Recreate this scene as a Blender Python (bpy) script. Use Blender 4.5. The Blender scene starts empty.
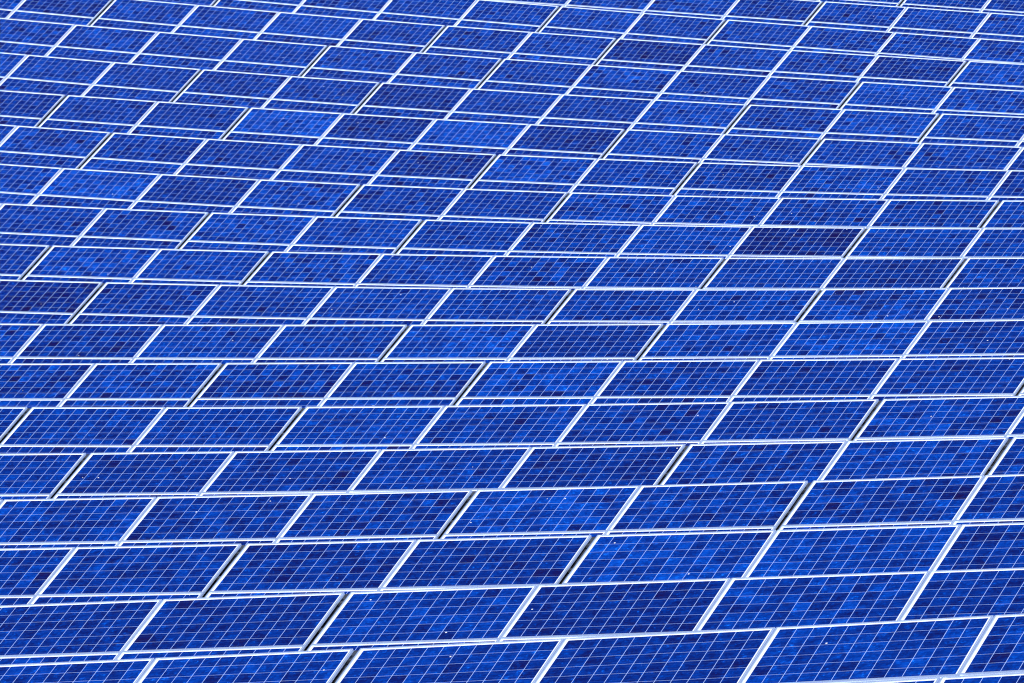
import bpy, bmesh, math, random
from mathutils import Vector, Matrix

scene = bpy.context.scene
COL = scene.collection
rnd = random.Random(7)

# ------------------------------------------------------------------ camera
W_PX, H_PX, FOCAL = 1024, 683, 5500.0
PITCH = math.radians(5.0)
cam_d = bpy.data.cameras.new("Camera")
cam_d.sensor_fit = 'HORIZONTAL'
cam_d.sensor_width = 36.0
cam_d.lens = 36.0 * FOCAL / W_PX
cam_d.clip_start = 0.5
cam_d.clip_end = 6000.0
cam = bpy.data.objects.new("Camera", cam_d)
cam.location = (0, 0, 0)
cam.rotation_euler = (math.pi / 2 - PITCH, 0, 0)
COL.objects.link(cam)
scene.camera = cam


def project(p):
    """world point -> pixel of the photograph (only used to decide which panels are in view)"""
    d = p.y * math.cos(PITCH) - p.z * math.sin(PITCH)
    u = p.y * math.sin(PITCH) + p.z * math.cos(PITCH)
    return W_PX / 2 + FOCAL * p.x / d, H_PX / 2 - FOCAL * u / d


# ------------------------------------------------------------------ rows of the array (metres)
# top edge of each row: P + D t + E t^2 ; gaps[i]=1 where a wide expansion gap precedes panel i
ROWS = [
    dict(P=(3.326, 42.2698, -6.3104), D=(0.88957, -0.440553, 0.119439), E=(-0.0, -0.0, -0.0),
         t0=-13.79, gaps=[0, 0, 0, 0, 0, 0, 0, 0, 0, 0, 0], tilt=(0.39126, -0.002077)),
    dict(P=(0.4353, 46.8883, -6.663), D=(0.903895, -0.414536, 0.105424), E=(-0.0010262, -0.0018952, 0.0008405),
         t0=-9.8892, gaps=[0, 0, 0, 0, 1, 0, 0, 0, 0, 0, 0], tilt=(0.39194, -0.002546)),
    dict(P=(0.2262, 51.1832, -6.7696), D=(0.904119, -0.417905, 0.088967), E=(-0.0007272, -0.001481, -1.92e-05),
         t0=-11.8592, gaps=[0, 0, 0, 0, 0, 1, 0, 0, 0, 0, 0, 0], tilt=(0.3966, -0.002252)),
    dict(P=(-0.0752, 55.5697, -6.8607), D=(0.903544, -0.421818, 0.075289), E=(-0.0009399, -0.001725, 0.0007089),
         t0=-10.9003, gaps=[0, 0, 0, 0, 1, 0, 1, 0, 0, 0, 0, 0], tilt=(0.40283, -0.002183)),
    dict(P=(-0.3967, 59.9726, -6.8784), D=(0.902479, -0.424831, 0.070975), E=(-0.0011703, -0.0020263, 0.0007952),
         t0=-11.86, gaps=[0, 0, 0, 0, 0, 0, 1, 0, 1, 0, 0, 0, 0], tilt=(0.406, -0.002106)),
    dict(P=(0.2497, 63.9536, -6.8314), D=(0.899971, -0.431575, 0.061563), E=(-0.0009909, -0.0017533, 0.0007313),
         t0=-13.866, gaps=[0, 0, 0, 0, 1, 0, 0, 0, 1, 0, 1, 0, 0, 0], tilt=(0.40933, -0.001936)),
    dict(P=(0.0345, 68.5297, -6.7908), D=(0.899854, -0.43295, 0.052963), E=(-0.0012474, -0.002079, 0.0010786),
         t0=-14.8765, gaps=[0, 0, 0, 0, 1, 0, 1, 0, 0, 0, 1, 0, 0, 0, 0], tilt=(0.41337, -0.001769)),
    dict(P=(0.5582, 72.8225, -6.6314), D=(0.899271, -0.434997, 0.045645), E=(-0.0010883, -0.0018677, 0.0004049),
         t0=-16.8255, gaps=[0, 0, 0, 0, 0, 0, 1, 0, 1, 0, 0, 0, 1, 0, 0, 0], tilt=(0.41397, -0.001635)),
    dict(P=(-0.5557, 77.38, -6.5274), D=(0.90054, -0.432965, 0.039587), E=(-0.0010637, -0.0018366, 0.0007877),
         t0=-14.824, gaps=[0, 0, 0, 0, 0, 0, 0, 1, 0, 1, 0, 0, 0, 0, 0, 0], tilt=(0.41701, -0.001713)),
    dict(P=(0.0223, 81.57, -6.3414), D=(0.900456, -0.434096, 0.027246), E=(-0.0009027, -0.0016125, 0.001195),
         t0=-16.8325, gaps=[0, 0, 0, 0, 0, 1, 0, 0, 0, 1, 0, 1, 0, 0, 0, 0, 0], tilt=(0.41897, -0.001672)),
    dict(P=(-0.2771, 86.0795, -6.1742), D=(0.90042, -0.434612, 0.018779), E=(-0.001002, -0.0017612, 0.0011558),
         t0=-17.842, gaps=[0, 0, 0, 0, 0, 1, 0, 1, 0, 0, 0, 1, 0, 1, 0, 0, 0, 0, 0], tilt=(0.42339, -0.001541)),
    dict(P=(-0.5764, 90.5056, -5.9206), D=(0.902566, -0.43052, 0.005073), E=(-0.0009668, -0.0017712, 0.0012954),
         t0=-18.7962, gaps=[0, 0, 0, 0, 0, 0, 0, 1, 0, 1, 0, 0, 0, 1, 0, 0, 0, 0, 0, 0], tilt=(0.42516, -0.001413)),
    dict(P=(0.0776, 94.7322, -5.6707), D=(0.902311, -0.431041, -0.005915), E=(-0.0008804, -0.0016754, 0.0016114),
         t0=-18.7794, gaps=[0, 0, 0, 0, 0, 0, 0, 0, 1, 0, 1, 0, 0, 0, 1, 0, 0, 0, 0, 0], tilt=(0.4276, -0.00137)),
    dict(P=(-0.2561, 99.6831, -5.3104), D=(0.90428, -0.426542, -0.01829), E=(-0.000831, -0.0016503, 0.0014436),
         t0=-19.7942, gaps=[0, 0, 0, 0, 0, 0, 1, 0, 0, 0, 1, 0, 1, 0, 0, 0, 0, 0, 0, 0, 0], tilt=(0.4293, -0.001234)),
    dict(P=(0.35, 103.9891, -4.9675), D=(0.905145, -0.424082, -0.029202), E=(-0.0009174, -0.0017397, 0.0008889),
         t0=-21.8024, gaps=[0, 0, 0, 0, 0, 0, 1, 0, 1, 0, 0, 0, 1, 0, 1, 0, 0, 0, 0, 0, 0, 0], tilt=(0.43096, -0.001062)),
    dict(P=(-0.8178, 108.9025, -4.496), D=(0.908916, -0.414896, -0.041515), E=(-0.0007797, -0.0016575, 0.0011607),
         t0=-21.7616, gaps=[0, 0, 0, 0, 0, 0, 0, 0, 1, 0, 1, 0, 0, 0, 1, 0, 1, 0, 0, 0, 0, 0, 0], tilt=(0.43037, -0.001158)),
    dict(P=(-0.1994, 113.4055, -4.0655), D=(0.909477, -0.412732, -0.049867), E=(-0.0008301, -0.001754, 0.0008866),
         t0=-21.7438, gaps=[0, 0, 0, 0, 0, 0, 0, 0, 0, 1, 0, 1, 0, 0, 0, 1, 0, 0, 0, 0, 0, 0, 0], tilt=(0.43131, -0.001085)),
    dict(P=(-0.4959, 117.6653, -3.5816), D=(0.911956, -0.406313, -0.056795), E=(-0.0009501, -0.002002, 0.0008844),
         t0=-22.7577, gaps=[0, 0, 0, 0, 0, 0, 0, 1, 0, 0, 0, 1, 0, 1, 0, 0, 0, 1, 0, 0, 0, 0, 0, 0], tilt=(0.43068, -0.000945)),
    dict(P=(1.9791, 121.614, -3.2781), D=(0.909011, -0.411897, -0.063332), E=(-0.0011793, -0.0024164, 0.0006759),
         t0=-26.6986, gaps=[0, 0, 0, 0, 0, 0, 0, 0, 0, 1, 0, 0, 0, 1, 0, 1, 0, 0, 0, 0, 0, 0, 0, 0, 0], tilt=(0.434, -0.001083)),
    dict(P=(7.8373, 122.3235, -3.1775), D=(0.897942, -0.437112, -0.051894), E=(-0.0, -0.0, -0.0),
         t0=-34.51, gaps=[0, 0, 0, 0, 0, 0, 0, 0, 0, 0, 0, 0, 0, 0, 0, 0, 0, 1, 0, 0, 0, 0, 0, 0, 0, 0], tilt=(0.43486, -0.001754)),
    dict(P=(9.3085, 126.8112, -2.8328), D=(0.89614, -0.440397, -0.055258), E=(-0.0, -0.0, 0.0),
         t0=-37.458, gaps=[0, 0, 0, 0, 0, 0, 0, 0, 0, 0, 0, 0, 0, 0, 0, 0, 0, 0, 0, 1, 0, 0, 0, 0, 0, 0, 0], tilt=(0.43854, -0.00178)),
]

PW, PH = 1.956, 0.992          # one 72-cell module
G0, G1 = 0.014, 0.070          # normal joint, expansion gap
MID = 0.006                    # joint between upper and lower module


def row_point(r, t):
    return Vector(r['P']) + Vector(r['D']) * t + Vector(r['E']) * (t * t)


def seam_ts(r):
    ts = [r['t0']]
    for a, b in zip(r['gaps'][:-1], r['gaps'][1:]):
        ts.append(ts[-1] + PW + (G1 if a else G0) / 2 + (G1 if b else G0) / 2)
    return ts


def axes(w, tilt):
    h = w.cross(Vector((0, 0, 1))).normalized()      # horizontal, down the slope
    v = h.cross(w).normalized()
    if v.z < 0:
        v = -v
    s = (h * math.cos(tilt) - v * math.sin(tilt)).normalized()
    n = s.cross(w)
    if n.z < 0:
        n = -n
    return s, n


# ------------------------------------------------------------------ materials
def new_mat(name):
    m = bpy.data.materials.new(name)
    m.use_nodes = True
    nt = m.node_tree
    return m, nt, nt.nodes['Principled BSDF']


class NT:
    def __init__(self, nt):
        self.nt = nt

    def n(self, kind, **kw):
        x = self.nt.nodes.new(kind)
        for k, v in kw.items():
            setattr(x, k, v)
        return x

    def link(self, a, b):
        self.nt.links.new(a, b)

    def math(self, op, a, b=None, clamp=False):
        x = self.n('ShaderNodeMath', operation=op)
        x.use_clamp = clamp
        for i, v in enumerate((a, b)):
            if v is None:
                continue
            if isinstance(v, (int, float)):
                x.inputs[i].default_value = v
            else:
                self.link(v, x.inputs[i])
        return x.outputs[0]

    def mix(self, fac, a, b):
        x = self.n('ShaderNodeMix', data_type='RGBA')
        for sock, v in ((x.inputs[0], fac), (x.inputs[6], a), (x.inputs[7], b)):
            if isinstance(v, (int, float, tuple)):
                sock.default_value = v
            else:
                self.link(v, sock)
        return x.outputs[2]


CELL, CELL_V = 0.1570, 0.1585


def make_cell_material():
    m, nt, bsdf = new_mat("photovoltaic_cells")
    g = NT(nt)
    tc = g.n('ShaderNodeTexCoord')
    sep = g.n('ShaderNodeSeparateXYZ')
    local = tc.outputs['UV']                      # metres from the middle of the module
    g.link(local, sep.inputs[0])
    info = g.n('ShaderNodeObjectInfo')            # every module has its own tone, spread and seed
    att = g.n('ShaderNodeAttribute', attribute_name='tone')
    both = g.n('ShaderNodeVectorMath', operation='ADD')
    g.link(info.outputs['Color'], both.inputs[0])
    g.link(att.outputs['Color'], both.inputs[1])
    oc = g.n('ShaderNodeSeparateXYZ')
    g.link(both.outputs[0], oc.inputs[0])
    bright, varia, seed = oc.outputs[0], oc.outputs[1], oc.outputs[2]
    cu = g.math('ADD', g.math('DIVIDE', sep.outputs[0], CELL), 6.0)
    cv = g.math('ADD', g.math('DIVIDE', sep.outputs[1], CELL_V), 3.0)
    fu, fv = g.math('FRACT', cu), g.math('FRACT', cv)
    iu, iv = g.math('FLOOR', cu), g.math('FLOOR', cv)

    def inside(f, i, count, gap):
        a = g.math('LESS_THAN', g.math('ABSOLUTE', g.math('SUBTRACT', f, 0.5)), 0.5 - gap / 2)
        b = g.math('MULTIPLY', g.math('GREATER_THAN', i, -0.5), g.math('LESS_THAN', i, count - 0.5))
        return g.math('MULTIPLY', a, b)

    is_cell = g.math('MULTIPLY', inside(fu, iu, 12, GAP_U), inside(fv, iv, 6, GAP_V))
    is_grid = g.math('MULTIPLY', inside(fu, iu, 12, 0.0), inside(fv, iv, 6, 0.0))

    comb = g.n('ShaderNodeCombineXYZ')
    g.link(iu, comb.inputs[0]); g.link(iv, comb.inputs[1])
    g.link(g.math('MULTIPLY', seed, 937.0), comb.inputs[2])
    wn = g.n('ShaderNodeTexWhiteNoise', noise_dimensions='3D')
    g.link(comb.outputs[0], wn.inputs['Vector'])
    # crystal grain of the multicrystalline wafers, different on every cell
    off = g.n('ShaderNodeVectorMath', operation='MULTIPLY_ADD')
    g.link(comb.outputs[0], off.inputs[0])
    off.inputs[1].default_value = (3.7, 5.3, 1.9)
    g.link(local, off.inputs[2])
    vor = g.n('ShaderNodeTexVoronoi', voronoi_dimensions='3D')
    vor.inputs['Scale'].default_value = 42.0
    g.link(off.outputs[0], vor.inputs['Vector'])
    vsep = g.n('ShaderNodeSeparateColor')
    g.link(vor.outputs['Color'], vsep.inputs[0])
    nz = g.n('ShaderNodeTexNoise')
    nz.inputs['Scale'].default_value = 9.0
    nz.inputs['Detail'].default_value = 3.0
    nz.inputs['Roughness'].default_value = 0.65
    g.link(off.outputs[0], nz.inputs['Vector'])
    # value = bright + varia*(cell-0.5) + grain
    v = g.math('ADD', bright, g.math('MULTIPLY', g.math('MULTIPLY', varia, 0.85), g.math('SUBTRACT', wn.outputs['Value'], 0.5)))
    v = g.math('ADD', v, g.math('MULTIPLY', g.math('SUBTRACT', vsep.outputs[0], 0.5), 0.16))
    pn = g.math('MULTIPLY', g.math('SUBTRACT', nz.outputs['Fac'], 0.5), 0.50)
    v = g.math('ADD', v, pn)
    mp = g.n('ShaderNodeMapping')                  # fine streaks along the contact fingers
    mp.inputs['Scale'].default_value = (6.0, 75.0, 1.0)
    g.link(off.outputs[0], mp.inputs['Vector'])
    ns = g.n('ShaderNodeTexNoise')
    ns.inputs['Scale'].default_value = 1.0
    ns.inputs['Detail'].default_value = 2.0
    g.link(mp.outputs[0], ns.inputs['Vector'])
    v = g.math('ADD', v, g.math('MULTIPLY', g.math('SUBTRACT', ns.outputs['Fac'], 0.5), 0.34))
    pz = g.n('ShaderNodeTexNoise')                 # pale mottled crystals on some cells
    pz.inputs['Scale'].default_value = 17.0
    pz.inputs['Detail'].default_value = 4.0
    pz.inputs['Roughness'].default_value = 0.75
    g.link(off.outputs[0], pz.inputs['Vector'])
    pm = g.n('ShaderNodeMapRange')
    pm.inputs['From Min'].default_value = 0.57
    pm.inputs['From Max'].default_value = 0.78
    pm.inputs['To Max'].default_value = 0.60
    g.link(pz.outputs['Fac'], pm.inputs['Value'])
    v = g.math('ADD', v, pm.outputs[0])
    ws = g.n('ShaderNodeSeparateColor')            # a few purple-navy wafers
    g.link(wn.outputs['Color'], ws.inputs[0])
    v = g.math('SUBTRACT', v, g.math('MULTIPLY', g.math('GREATER_THAN', ws.outputs[1], 0.955), 0.16))
    dz = g.n('ShaderNodeTexNoise')                 # thin dust film on some modules
    dz.inputs['Scale'].default_value = 3.2
    dz.inputs['Detail'].default_value = 6.0
    dz.inputs['Roughness'].default_value = 0.7
    dv = g.n('ShaderNodeVectorMath', operation='ADD')
    dc = g.n('ShaderNodeCombineXYZ')
    g.link(g.math('MULTIPLY', seed, 419.0), dc.inputs[0])
    g.link(local, dv.inputs[0]); g.link(dc.outputs[0], dv.inputs[1])
    g.link(dv.outputs[0], dz.inputs['Vector'])
    dm = g.n('ShaderNodeMapRange')
    dm.inputs['From Min'].default_value = 0.52
    dm.inputs['From Max'].default_value = 0.72
    dm.inputs['To Max'].default_value = 0.20
    g.link(dz.outputs['Fac'], dm.inputs['Value'])
    v = g.math('ADD', v, g.math('MULTIPLY', dm.outputs[0], g.math('GREATER_THAN', seed, 0.5)), clamp=True)
    ramp = g.n('ShaderNodeValToRGB')
    el = ramp.color_ramp.elements
    for i, (pos, colr) in enumerate(CELL_RAMP):
        e = el[i] if i < 2 else el.new(pos)
        e.position = pos
        e.color = (*colr, 1)
    g.link(v, ramp.inputs[0])
    # two silver busbars across every cell and the fine contact fingers
    bus = g.math('LESS_THAN', g.math('ABSOLUTE', g.math('SUBTRACT', g.math('ABSOLUTE', g.math('SUBTRACT', fv, 0.5)), 0.24)), 0.006)
    col = g.mix(g.math('MULTIPLY', bus, 0.18), ramp.outputs[0], (0.14, 0.25, 0.55, 1))
    # white backsheet between the cells and round the border
    lines = g.mix(is_grid, (0.80, 0.81, 0.84, 1), (0.42, 0.57, 0.96, 1))   # the lines are seen through blue filler
    sheet = g.mix(is_cell, lines, col)
    # sparse bird droppings and dust specks, stains with a shape of their own
    sp = g.n('ShaderNodeTexVoronoi', voronoi_dimensions='3D')
    sp.inputs['Scale'].default_value = 4.2
    sadd = g.n('ShaderNodeVectorMath', operation='ADD')
    scb = g.n('ShaderNodeCombineXYZ')
    g.link(g.math('MULTIPLY', seed, 71.0), scb.inputs[0])
    g.link(g.math('MULTIPLY', seed, 33.0), scb.inputs[1])
    g.link(local, sadd.inputs[0]); g.link(scb.outputs[0], sadd.inputs[1])
    g.link(sadd.outputs[0], sp.inputs['Vector'])
    ssep = g.n('ShaderNodeSeparateColor')
    g.link(sp.outputs['Color'], ssep.inputs[0])
    speck = g.math('MULTIPLY', g.math('LESS_THAN', sp.outputs['Distance'], 0.038),
                   g.math('GREATER_THAN', ssep.outputs[1], 0.72))
    final = g.mix(speck, sheet, (0.75, 0.75, 0.72, 1))
    g.link(final, bsdf.inputs['Base Color'])
    bsdf.inputs['Roughness'].default_value = 0.18
    bsdf.inputs['Specular IOR Level'].default_value = 0.02
    bsdf.inputs['Coat Weight'].default_value = 0.0
    return m


GAP_U, GAP_V = 0.023, 0.0155
CELL_RAMP = [(0.0, (0.007, 0.002, 0.040)), (1.0, (0.004, 0.145, 0.70)),
             (0.25, (0.0015, 0.006, 0.088)), (0.5, (0.0001, 0.0215, 0.200)),
             (0.75, (0.0005, 0.053, 0.385))]


def make_alu():
    m, nt, bsdf = new_mat("sky_tinted_aluminium")
    g = NT(nt)
    tc = g.n('ShaderNodeTexCoord')
    nz = g.n('ShaderNodeTexNoise')
    nz.inputs['Scale'].default_value = 3.0
    nz.inputs['Detail'].default_value = 4.0
    g.link(tc.outputs['Object'], nz.inputs['Vector'])
    g.link(g.mix(nz.outputs['Fac'], (0.58, 0.70, 0.96, 1), (0.66, 0.77, 0.98, 1)), bsdf.inputs['Base Color'])  # blue tint puts the sky's reflection into the base colour
    bsdf.inputs['Metallic'].default_value = 0.7
    bsdf.inputs['Roughness'].default_value = 0.40
    bsdf.inputs['Anisotropic'].default_value = 0.75
    bsdf.inputs['Anisotropic Rotation'].default_value = 0.25
    tg = g.n('ShaderNodeTangent', direction_type='UV_MAP')
    tg.uv_map = "UVMap"
    g.link(tg.outputs[0], bsdf.inputs['Tangent'])
    return m


def make_steel():
    m, nt, bsdf = new_mat("shade_toned_steel")
    g = NT(nt)
    tc = g.n('ShaderNodeTexCoord')
    vr = g.n('ShaderNodeTexVoronoi')
    vr.inputs['Scale'].default_value = 30.0
    g.link(tc.outputs['Object'], vr.inputs['Vector'])
    s = g.n('ShaderNodeSeparateColor')
    g.link(vr.outputs['Color'], s.inputs[0])
    g.link(g.mix(s.outputs[0], (0.035, 0.042, 0.060, 1), (0.065, 0.075, 0.10, 1)), bsdf.inputs['Base Color'])  # steel darkened to carry the shade seen inside the gaps
    bsdf.inputs['Metallic'].default_value = 0.4
    bsdf.inputs['Roughness'].default_value = 0.65
    return m


def make_ground():
    m, nt, bsdf = new_mat("dry_earth_and_grass")
    g = NT(nt)
    tc = g.n('ShaderNodeTexCoord')
    a = g.n('ShaderNodeTexNoise'); a.inputs['Scale'].default_value = 0.6; a.inputs['Detail'].default_value = 6
    b = g.n('ShaderNodeTexNoise'); b.inputs['Scale'].default_value = 14.0; b.inputs['Detail'].default_value = 8
    for x in (a, b):
        g.link(tc.outputs['Object'], x.inputs['Vector'])
    c1 = g.mix(a.outputs['Fac'], (0.035, 0.05, 0.022, 1), (0.08, 0.075, 0.055, 1))
    c2 = g.mix(g.math('MULTIPLY', b.outputs['Fac'], 0.6), c1, (0.055, 0.055, 0.045, 1))
    g.link(c2, bsdf.inputs['Base Color'])
    bsdf.inputs['Roughness'].default_value = 0.95
    bmp = g.n('ShaderNodeBump'); bmp.inputs['Distance'].default_value = 0.06
    g.link(b.outputs['Fac'], bmp.inputs['Height'])
    g.link(bmp.outputs[0], bsdf.inputs['Normal'])
    return m


def make_gap_shade():
    m, nt, bsdf = new_mat("gap_shade_black")
    g = NT(nt)
    tc = g.n('ShaderNodeTexCoord')
    nz = g.n('ShaderNodeTexNoise'); nz.inputs['Scale'].default_value = 8.0
    g.link(tc.outputs['Object'], nz.inputs['Vector'])
    g.link(g.mix(nz.outputs['Fac'], (0.008, 0.009, 0.012, 1), (0.016, 0.018, 0.022, 1)), bsdf.inputs['Base Color'])  # near-black colour paints the shade below the gaps
    bsdf.inputs['Roughness'].default_value = 0.8
    return m


M_CELL, M_ALU, M_STEEL, M_GROUND, M_GAP_SHADE = make_cell_material(), make_alu(), make_steel(), make_ground(), make_gap_shade()


# ------------------------------------------------------------------ meshes
def box(bm, x0, x1, y0, y1, z0, z1):
    vs = [bm.verts.new((x, y, z)) for z in (z0, z1) for y in (y0, y1) for x in (x0, x1)]
    for f in ((0, 2, 3, 1), (4, 5, 7, 6), (0, 1, 5, 4), (2, 6, 7, 3), (0, 4, 6, 2), (1, 3, 7, 5)):
        bm.faces.new([vs[i] for i in f])


def mesh_of(name, bm, mat, bevel=0.0):
    if bevel:
        bmesh.ops.bevel(bm, geom=bm.edges[:], offset=bevel, segments=1, affect='EDGES', clamp_overlap=True)
    bmesh.ops.recalc_face_normals(bm, faces=bm.faces[:])
    me = bpy.data.meshes.new(name)
    bm.to_mesh(me)
    bm.free()
    me.materials.append(mat)
    return me


LIP, DEPTH, RECESS = 0.017, 0.027, 0.013


def frame_mesh():
    """mitred aluminium rim: outer wall, flat lip, inner wall down to the glass, inner flange"""
    bm = bmesh.new()
    uv = bm.loops.layers.uv.new("UVMap")
    hx, hy = PW / 2, PH / 2
    prof = [(0.0, -DEPTH), (0.0, -0.0015), (0.0015, 0.0), (LIP - 0.001, 0.0), (LIP, -0.001), (LIP, -RECESS - 0.007), (0.004, -RECESS - 0.007), (0.004, -DEPTH + 0.002),
            (0.03, -DEPTH + 0.002), (0.03, -DEPTH)]
    rings = []
    for d, z in prof:
        rings.append([bm.verts.new((sx * (hx - d), sy * (hy - d * 0.6), z)) for sx, sy in ((-1, -1), (1, -1), (1, 1), (-1, 1))])
    n = len(rings)
    for i in range(n):
        a, b = rings[i], rings[(i + 1) % n]
        for k in range(4):
            f = bm.faces.new((a[k], a[(k + 1) % 4], b[(k + 1) % 4], b[k]))
            for l in f.loops:                      # U runs along the extruded rail (brushed direction)
                c = l.vert.co
                l[uv].uv = (c.x, c.y + c.z) if k % 2 == 0 else (c.y, c.x + c.z)
    return mesh_of("frame", bm, M_ALU)


def sheet_mesh():
    bm = bmesh.new()
    e = LIP - 0.004
    box(bm, -PW / 2 + e, PW / 2 - e, -PH / 2 + e * 0.6, PH / 2 - e * 0.6, -RECESS - 0.005, -RECESS)
    uv = bm.loops.layers.uv.new("UVMap")
    for f in bm.faces:
        for l in f.loops:
            l[uv].uv = (l.vert.co.x, l.vert.co.y)
    return mesh_of("cell_sheet", bm, M_CELL)


FRAME_ME, SHEET_ME = frame_mesh(), sheet_mesh()

# ------------------------------------------------------------------ ground: one sheet fitted under the rows
ts_all = [(r, seam_ts(r)) for r in ROWS]
ctrl = []
for r, ts in ts_all:
    for t in ts:
        w = (Vector(r['D']) + Vector(r['E']) * 2 * t).normalized()
        s, n = axes(w, r['tilt'][0])
        p = row_point(r, t) + s * (2 * PH)
        ctrl.append((p.x, p.y, p.z - 0.75))


def ground_z(x, y):
    sw = sz = 0.0
    for cx, cy, cz in ctrl:
        d2 = ((x - cx) ** 2 + (y - cy) ** 2)
        w = 1.0 / (d2 + 9.0) ** 2
        sw += w
        sz += w * cz
    return sz / sw


def build_ground():
    bm = bmesh.new()
    xs = [-2500, -900, -300, -120, -60] + [-45 + 2.5 * i for i in range(37)] + [60, 120, 300, 900, 2500]
    ys = [-600, -200, -60, 0, 20] + [30 + 2.5 * i for i in range(45)] + [150, 165, 190, 260, 500, 1200, 4000]
    grid = [[bm.verts.new((x, y, ground_z(min(max(x, -45), 45), min(max(y, 28), 142)))) for x in xs] for y in ys]
    for j in range(len(ys) - 1):
        for i in range(len(xs) - 1):
            f = bm.faces.new((grid[j][i], grid[j][i + 1], grid[j + 1][i + 1], grid[j + 1][i]))
            f.smooth = True
    o = bpy.data.objects.new("ground", mesh_of("ground", bm, M_GROUND))
    o['kind'] = 'structure'
    COL.objects.link(o)


build_ground()

# ------------------------------------------------------------------ solar panels
ORD = ['', 'first', 'second', 'third', 'fourth', 'fifth', 'sixth', 'seventh', 'eighth', 'ninth', 'tenth', 'eleventh',
       'twelfth', 'thirteenth', 'fourteenth', 'fifteenth', 'sixteenth', 'seventeenth', 'eighteenth', 'nineteenth',
       'twentieth', 'twenty-first', 'twenty-second', 'twenty-third']

# panels whose tone stands out in the photograph: (x, y of its middle, brightness, cell variation)
TONES = [
    (805, 242, .22, .30), (46, 297, .20, .34), (633, 610, .30, .16), (590, 342, .34, .20), (790, 420, .40, .14),
    (290, 470, .36, .18), (600, 466, .33, .22), (485, 562, .34, .18), (205, 189, .30, .25), (586, 137, .27, .30),
    (655, 52, .28, .30), (392, 128, .27, .30), (392, 97, .27, .28), (437, 165, .28, .30), (915, 70, .27, .28),
    (235, 622, .34, .25), (140, 570, .38, .30), (474, 133, .64, .25), (285, 122, .66, .30), (97, 187, .62, .35),
    (460, 343, .60, .35), (545, 512, .58, .40), (665, 557, .58, .42), (845, 342, .58, .40), (852, 550, .54, .35),
    (875, 645, .50, .28), (775, 273, .46, .16), (900, 272, .36, .20), (990, 545, .30, .45), (140, 472, .36, .25),
    (985, 335, .42, .35), (985, 75, .58, .35), (915, 100, .55, .30), (905, 183, .45, .30), (285, 382, .42, .55), (410, 382, .40, .45),
]


def panel_matrix(r, ta, tb, level):
    a, b = row_point(r, ta), row_point(r, tb)
    w = (b - a).normalized()
    s, n = axes(w, r['tilt'][0] + r['tilt'][1] * (ta + tb) / 2)
    c = (a + b) / 2 + s * (PH / 2 + level * (PH + MID))
    y = -s
    x = w
    z = x.cross(y)
    if z.dot(n) < 0:
        raise RuntimeError("panel frame is left handed")
    m = Matrix(((x.x, y.x, z.x, c.x), (x.y, y.y, z.y, c.y), (x.z, y.z, z.z, c.z), (0, 0, 0, 1)))
    return m


def corners(m):
    return [project(m @ Vector((sx * PW / 2, sy * PH / 2, 0))) for sx, sy in ((-1, 1), (1, 1), (1, -1), (-1, -1))]


def line_y(r, px):
    """pixel height of a row's top edge at column px"""
    t0, t1 = -40.0, 40.0
    for _ in range(40):
        tm = (t0 + t1) / 2
        x, y = project(row_point(r, tm))
        if x < px:
            t0 = tm
        else:
            t1 = tm
    return y


panels = []
for ri, (r, ts) in enumerate(ts_all):
    for pi in range(len(ts) - 1):
        ga = G1 if r['gaps'][pi] else G0
        gb = G1 if r['gaps'][pi + 1] else G0
        ta, tb = ts[pi] + ga / 2, ts[pi + 1] - gb / 2
        for level in (0, 1):
            m = panel_matrix(r, ta, tb, level)
            cs = corners(m)
            # visible area: sample the panel, keep samples inside the frame and above the next row's top edge
            vis = 0
            for iu in range(12):
                for iv in range(8):
                    q = project(m @ Vector((PW * ((iu + .5) / 12 - .5), PH * ((iv + .5) / 8 - .5), 0)))
                    if 1 < q[0] < W_PX - 1 and 1 < q[1] < H_PX - 1 and (ri == 0 or q[1] < line_y(ROWS[ri - 1], q[0])):
                        vis += 1
            wpx = cs[1][0] - cs[0][0]
            hpx = cs[3][1] - cs[0][1]
            panels.append(dict(row=ri, idx=pi, level=level, m=m, area=vis / 96 * abs(wpx * hpx),
                               cx=sum(c[0] for c in cs) / 4, cy=sum(c[1] for c in cs) / 4,
                               gap_l=r['gaps'][pi], gap_r=r['gaps'][pi + 1], xl=cs[0][0], xr=cs[1][0], xbl=cs[3][0]))

# the 300 that show largest are individuals
LIMIT = 300
shown = sorted([p for p in panels if p['area'] > 30], key=lambda p: -p['area'])
single = set(id(p) for p in shown[:LIMIT])
print("LABELS panels in view:", len(shown), "built singly:", len(single))


def tone(p):
    best = None
    if p['level'] == 0:
        for x, y, b, v in TONES:
            d = abs(x - p['cx']) / 60 + abs(y - p['cy']) / 14
            if d < 1.1 and (best is None or d < best[0]):
                best = (d, b, v)
    if best:
        return .44 + (best[1] - .44) * (.62 if best[1] < .44 else .56), best[2] * .8, True
    return max(.36, min(.52, rnd.gauss(.44, .03))), rnd.uniform(.18, .38), False


def word(b):
    return 'dark navy' if b < .365 else 'pale blue' if b > .52 else 'blue'


proto = None


def new_panel(m, colr):
    """an Empty at the middle of the module with a frame and a cell sheet below it"""
    global proto
    if proto is None:
        root = bpy.data.objects.new("solar_panel", None)
        root.empty_display_size = 0.3
        fr = bpy.data.objects.new("frame", FRAME_ME)
        sh = bpy.data.objects.new("cell_sheet", SHEET_ME)
        proto = (root, fr, sh)
    else:
        root, fr, sh = (o.copy() for o in proto)
    for o in (root, fr, sh):
        COL.objects.link(o)
    fr.parent = root
    sh.parent = root
    root.matrix_world = m
    sh.color = colr
    return root


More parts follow.
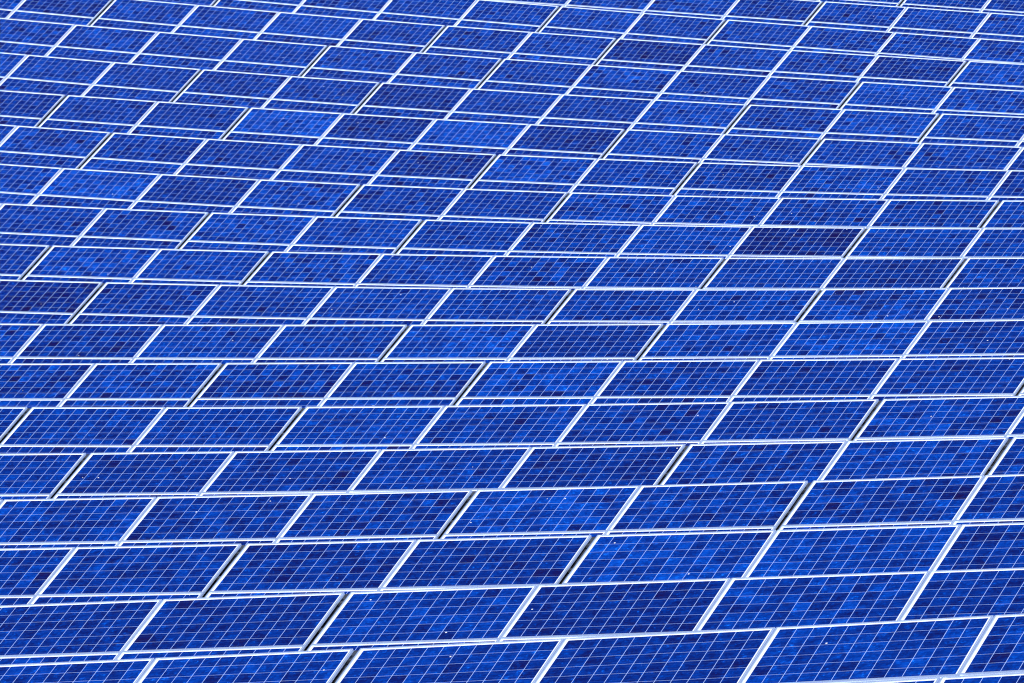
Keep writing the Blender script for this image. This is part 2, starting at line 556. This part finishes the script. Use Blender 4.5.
rows_used = sorted(set(p['row'] for p in panels if id(p) in single and p['level'] == 0))
rest = []
for ri in range(len(ROWS)):
    ups = [p for p in panels if p['row'] == ri and p['level'] == 0 and id(p) in single]
    lows = [p for p in panels if p['row'] == ri and p['level'] == 1 and id(p) in single]
    order = {p['idx']: k + 1 for k, p in enumerate(ups)}
    rowword = ORD[ri + 1]
    for p in ups + lows:
        b, v, known = tone(p)
        seed = rnd.random()
        root = new_panel(p['m'], (b, v, seed, 1))
        root['category'] = 'solar panel'
        if p['level'] == 0:
            k = order[p['idx']]
            pos = 'leftmost' if k == 1 else ORD[k] + ' from left'
            look = word(b) if known else 'blue'
            if p['gap_l'] and p['gap_r']:
                look += ' panel between two dark gaps'
            elif p['gap_l']:
                look += ' panel right of a dark gap'
            elif p['gap_r']:
                look += ' panel left of a dark gap'
            else:
                look += ' solar panel'
            root['label'] = f"{look}, {pos}, {rowword} row up right edge"
            root['group'] = 'full solar panels along the upper side of each row'
        else:
            k = order.get(p['idx'])
            pos = f"the {ORD[k]} panel from left" if k else 'the panel cut by left edge'
            root['label'] = f"half hidden lower panel under {pos}, {rowword} row up right edge"
            root['group'] = 'half hidden lower solar panels of each row'

# every other module of the tables: slivers and what lies just outside the view
rest = [p for p in panels if id(p) not in single]
bm_f, bm_s = bmesh.new(), bmesh.new()


def build_rest():
    bm = bmesh.new()
    tl = bm.verts.layers.float_color.new("tone")
    for p in rest:
        b, v, _ = tone(p)
        tn = (b, v, rnd.random(), 1)
        for me, idx in ((FRAME_ME, 0), (SHEET_ME, 1)):
            n0 = len(bm.faces)
            bm.from_mesh(me)
            bm.faces.ensure_lookup_table()
            vs = set()
            for f in bm.faces[n0:]:
                f.material_index = idx
                vs.update(f.verts)
            for q in vs:
                q[tl] = tn
            bmesh.ops.transform(bm, matrix=p['m'], verts=list(vs))
    me = bpy.data.meshes.new("solar_panels")
    bm.to_mesh(me)
    bm.free()
    me.materials.append(M_ALU)
    me.materials.append(M_CELL)
    o = bpy.data.objects.new("solar_panels", me)
    o['kind'] = 'stuff'
    o['label'] = 'thin slivers of further solar panels hidden under the rows in front'
    o['category'] = 'solar panels'
    o.color = (0, 0, 0, 1)
    COL.objects.link(o)


build_rest()

# ------------------------------------------------------------------ racks carrying the rows
def beam(bm, a, b, up, wide, high):
    d = (b - a).normalized()
    side = d.cross(up).normalized()
    u = side.cross(d).normalized()
    vs = []
    for p in (a, b):
        for i, j in ((-1, -1), (1, -1), (1, 1), (-1, 1)):
            vs.append(bm.verts.new(p + side * (i * wide / 2) + u * (j * high / 2)))
    for f in ((0, 1, 2, 3), (7, 6, 5, 4), (0, 4, 5, 1), (1, 5, 6, 2), (2, 6, 7, 3), (3, 7, 4, 0)):
        bm.faces.new([vs[i] for i in f])


def part(name, bm, mat, parent):
    o = bpy.data.objects.new(name, mesh_of(name, bm, mat))
    COL.objects.link(o)
    o.parent = parent
    o.matrix_parent_inverse = Matrix.Translation(-parent.location)
    return o


def build_rack(ri, r, ts):
    root = bpy.data.objects.new("mounting_rack", None)
    COL.objects.link(root)
    base = row_point(r, 0)
    root.location = (base.x, base.y, ground_z(base.x, base.y))
    root['category'] = 'rack'
    root['label'] = f"galvanised steel rack carrying the panels of the {ORD[ri + 1]} row up the photo's right edge"
    root['group'] = 'steel racks under the panel rows'
    for dist in (0.12, 0.62, 1.24, 1.80):
        bm = bmesh.new()
        for a, b in zip(ts[:-1], ts[1:]):
            pa, pb = row_point(r, a), row_point(r, b)
            w = (pb - pa).normalized()
            s, n = axes(w, r['tilt'][0] + r['tilt'][1] * (a + b) / 2)
            q = s * dist - n * (DEPTH + 0.030)
            beam(bm, pa + q, pb + q, n, 0.035, 0.03)
        part("purlin", bm, M_STEEL, root)
    for k, t in enumerate(ts):
        g = r['gaps'][k]
        x, y = project(row_point(r, t))
        if not (g or k % 3 == 0) or not (-150 < x < 1200):
            continue
        w = (Vector(r['D']) + Vector(r['E']) * 2 * t).normalized()
        s, n = axes(w, r['tilt'][0] + r['tilt'][1] * t)
        p = row_point(r, t)
        bm = bmesh.new()
        q = p - n * (DEPTH + 0.102)
        q = q - n * 0.004 - w * 0.07
        beam(bm, q - s * 0.13, q + s * 0.42, n, 0.17, 0.08)
        part("rafter", bm, M_STEEL, root)
        bm = bmesh.new()
        beam(bm, q + s * 0.422 + n * 0.02, q + s * 1.98 + n * 0.02, n, 0.17, 0.03)  # added dark strip, stands in for the shade under the gap
        part("gap_shade_strip", bm, M_GAP_SHADE, root)
        bm = bmesh.new()
        top = q + s * 0.58 - n * 0.03
        z = ground_z(top.x, top.y) - 0.3
        beam(bm, Vector((top.x, top.y, z)), top, Vector((0, 1, 0)), 0.08, 0.08)
        part("post", bm, M_STEEL, root)


for ri, (r, ts) in enumerate(ts_all):
    build_rack(ri, r, ts)

# ------------------------------------------------------------------ light
SUN_DIR = Vector((0.12, -0.78, 0.61)).normalized()      # towards the sun
elev = math.asin(SUN_DIR.z)
azim = math.atan2(SUN_DIR.x, SUN_DIR.y)
world = bpy.data.worlds.new("World")
scene.world = world
world.use_nodes = True
wn = world.node_tree
bg = wn.nodes['Background']
sky = wn.nodes.new('ShaderNodeTexSky')
sky.sky_type = 'NISHITA'
sky.sun_disc = False
sky.sun_elevation = elev
sky.sun_rotation = azim
sky.altitude = 300
sky.air_density = 1.0
sky.dust_density = 0.6
sky.ozone_density = 1.5
wn.links.new(sky.outputs[0], bg.inputs[0])
bg.inputs[1].default_value = 0.12
sd = bpy.data.lights.new("Sun", 'SUN')
sd.energy = 4.2
sd.angle = math.radians(0.53)
sd.color = (1.0, 0.965, 0.91)
so = bpy.data.objects.new("Sun", sd)
so.rotation_euler = SUN_DIR.to_track_quat('Z', 'Y').to_euler()
so.location = (0, 0, 60)
COL.objects.link(so)

vs = scene.view_settings
scene.cycles.pixel_filter_type = 'BLACKMAN_HARRIS'
scene.cycles.filter_width = 1.2
vs.view_transform = 'Standard'
vs.look = 'None'
vs.exposure = 0.48
vs.gamma = 1.0
vs.use_curve_mapping = False
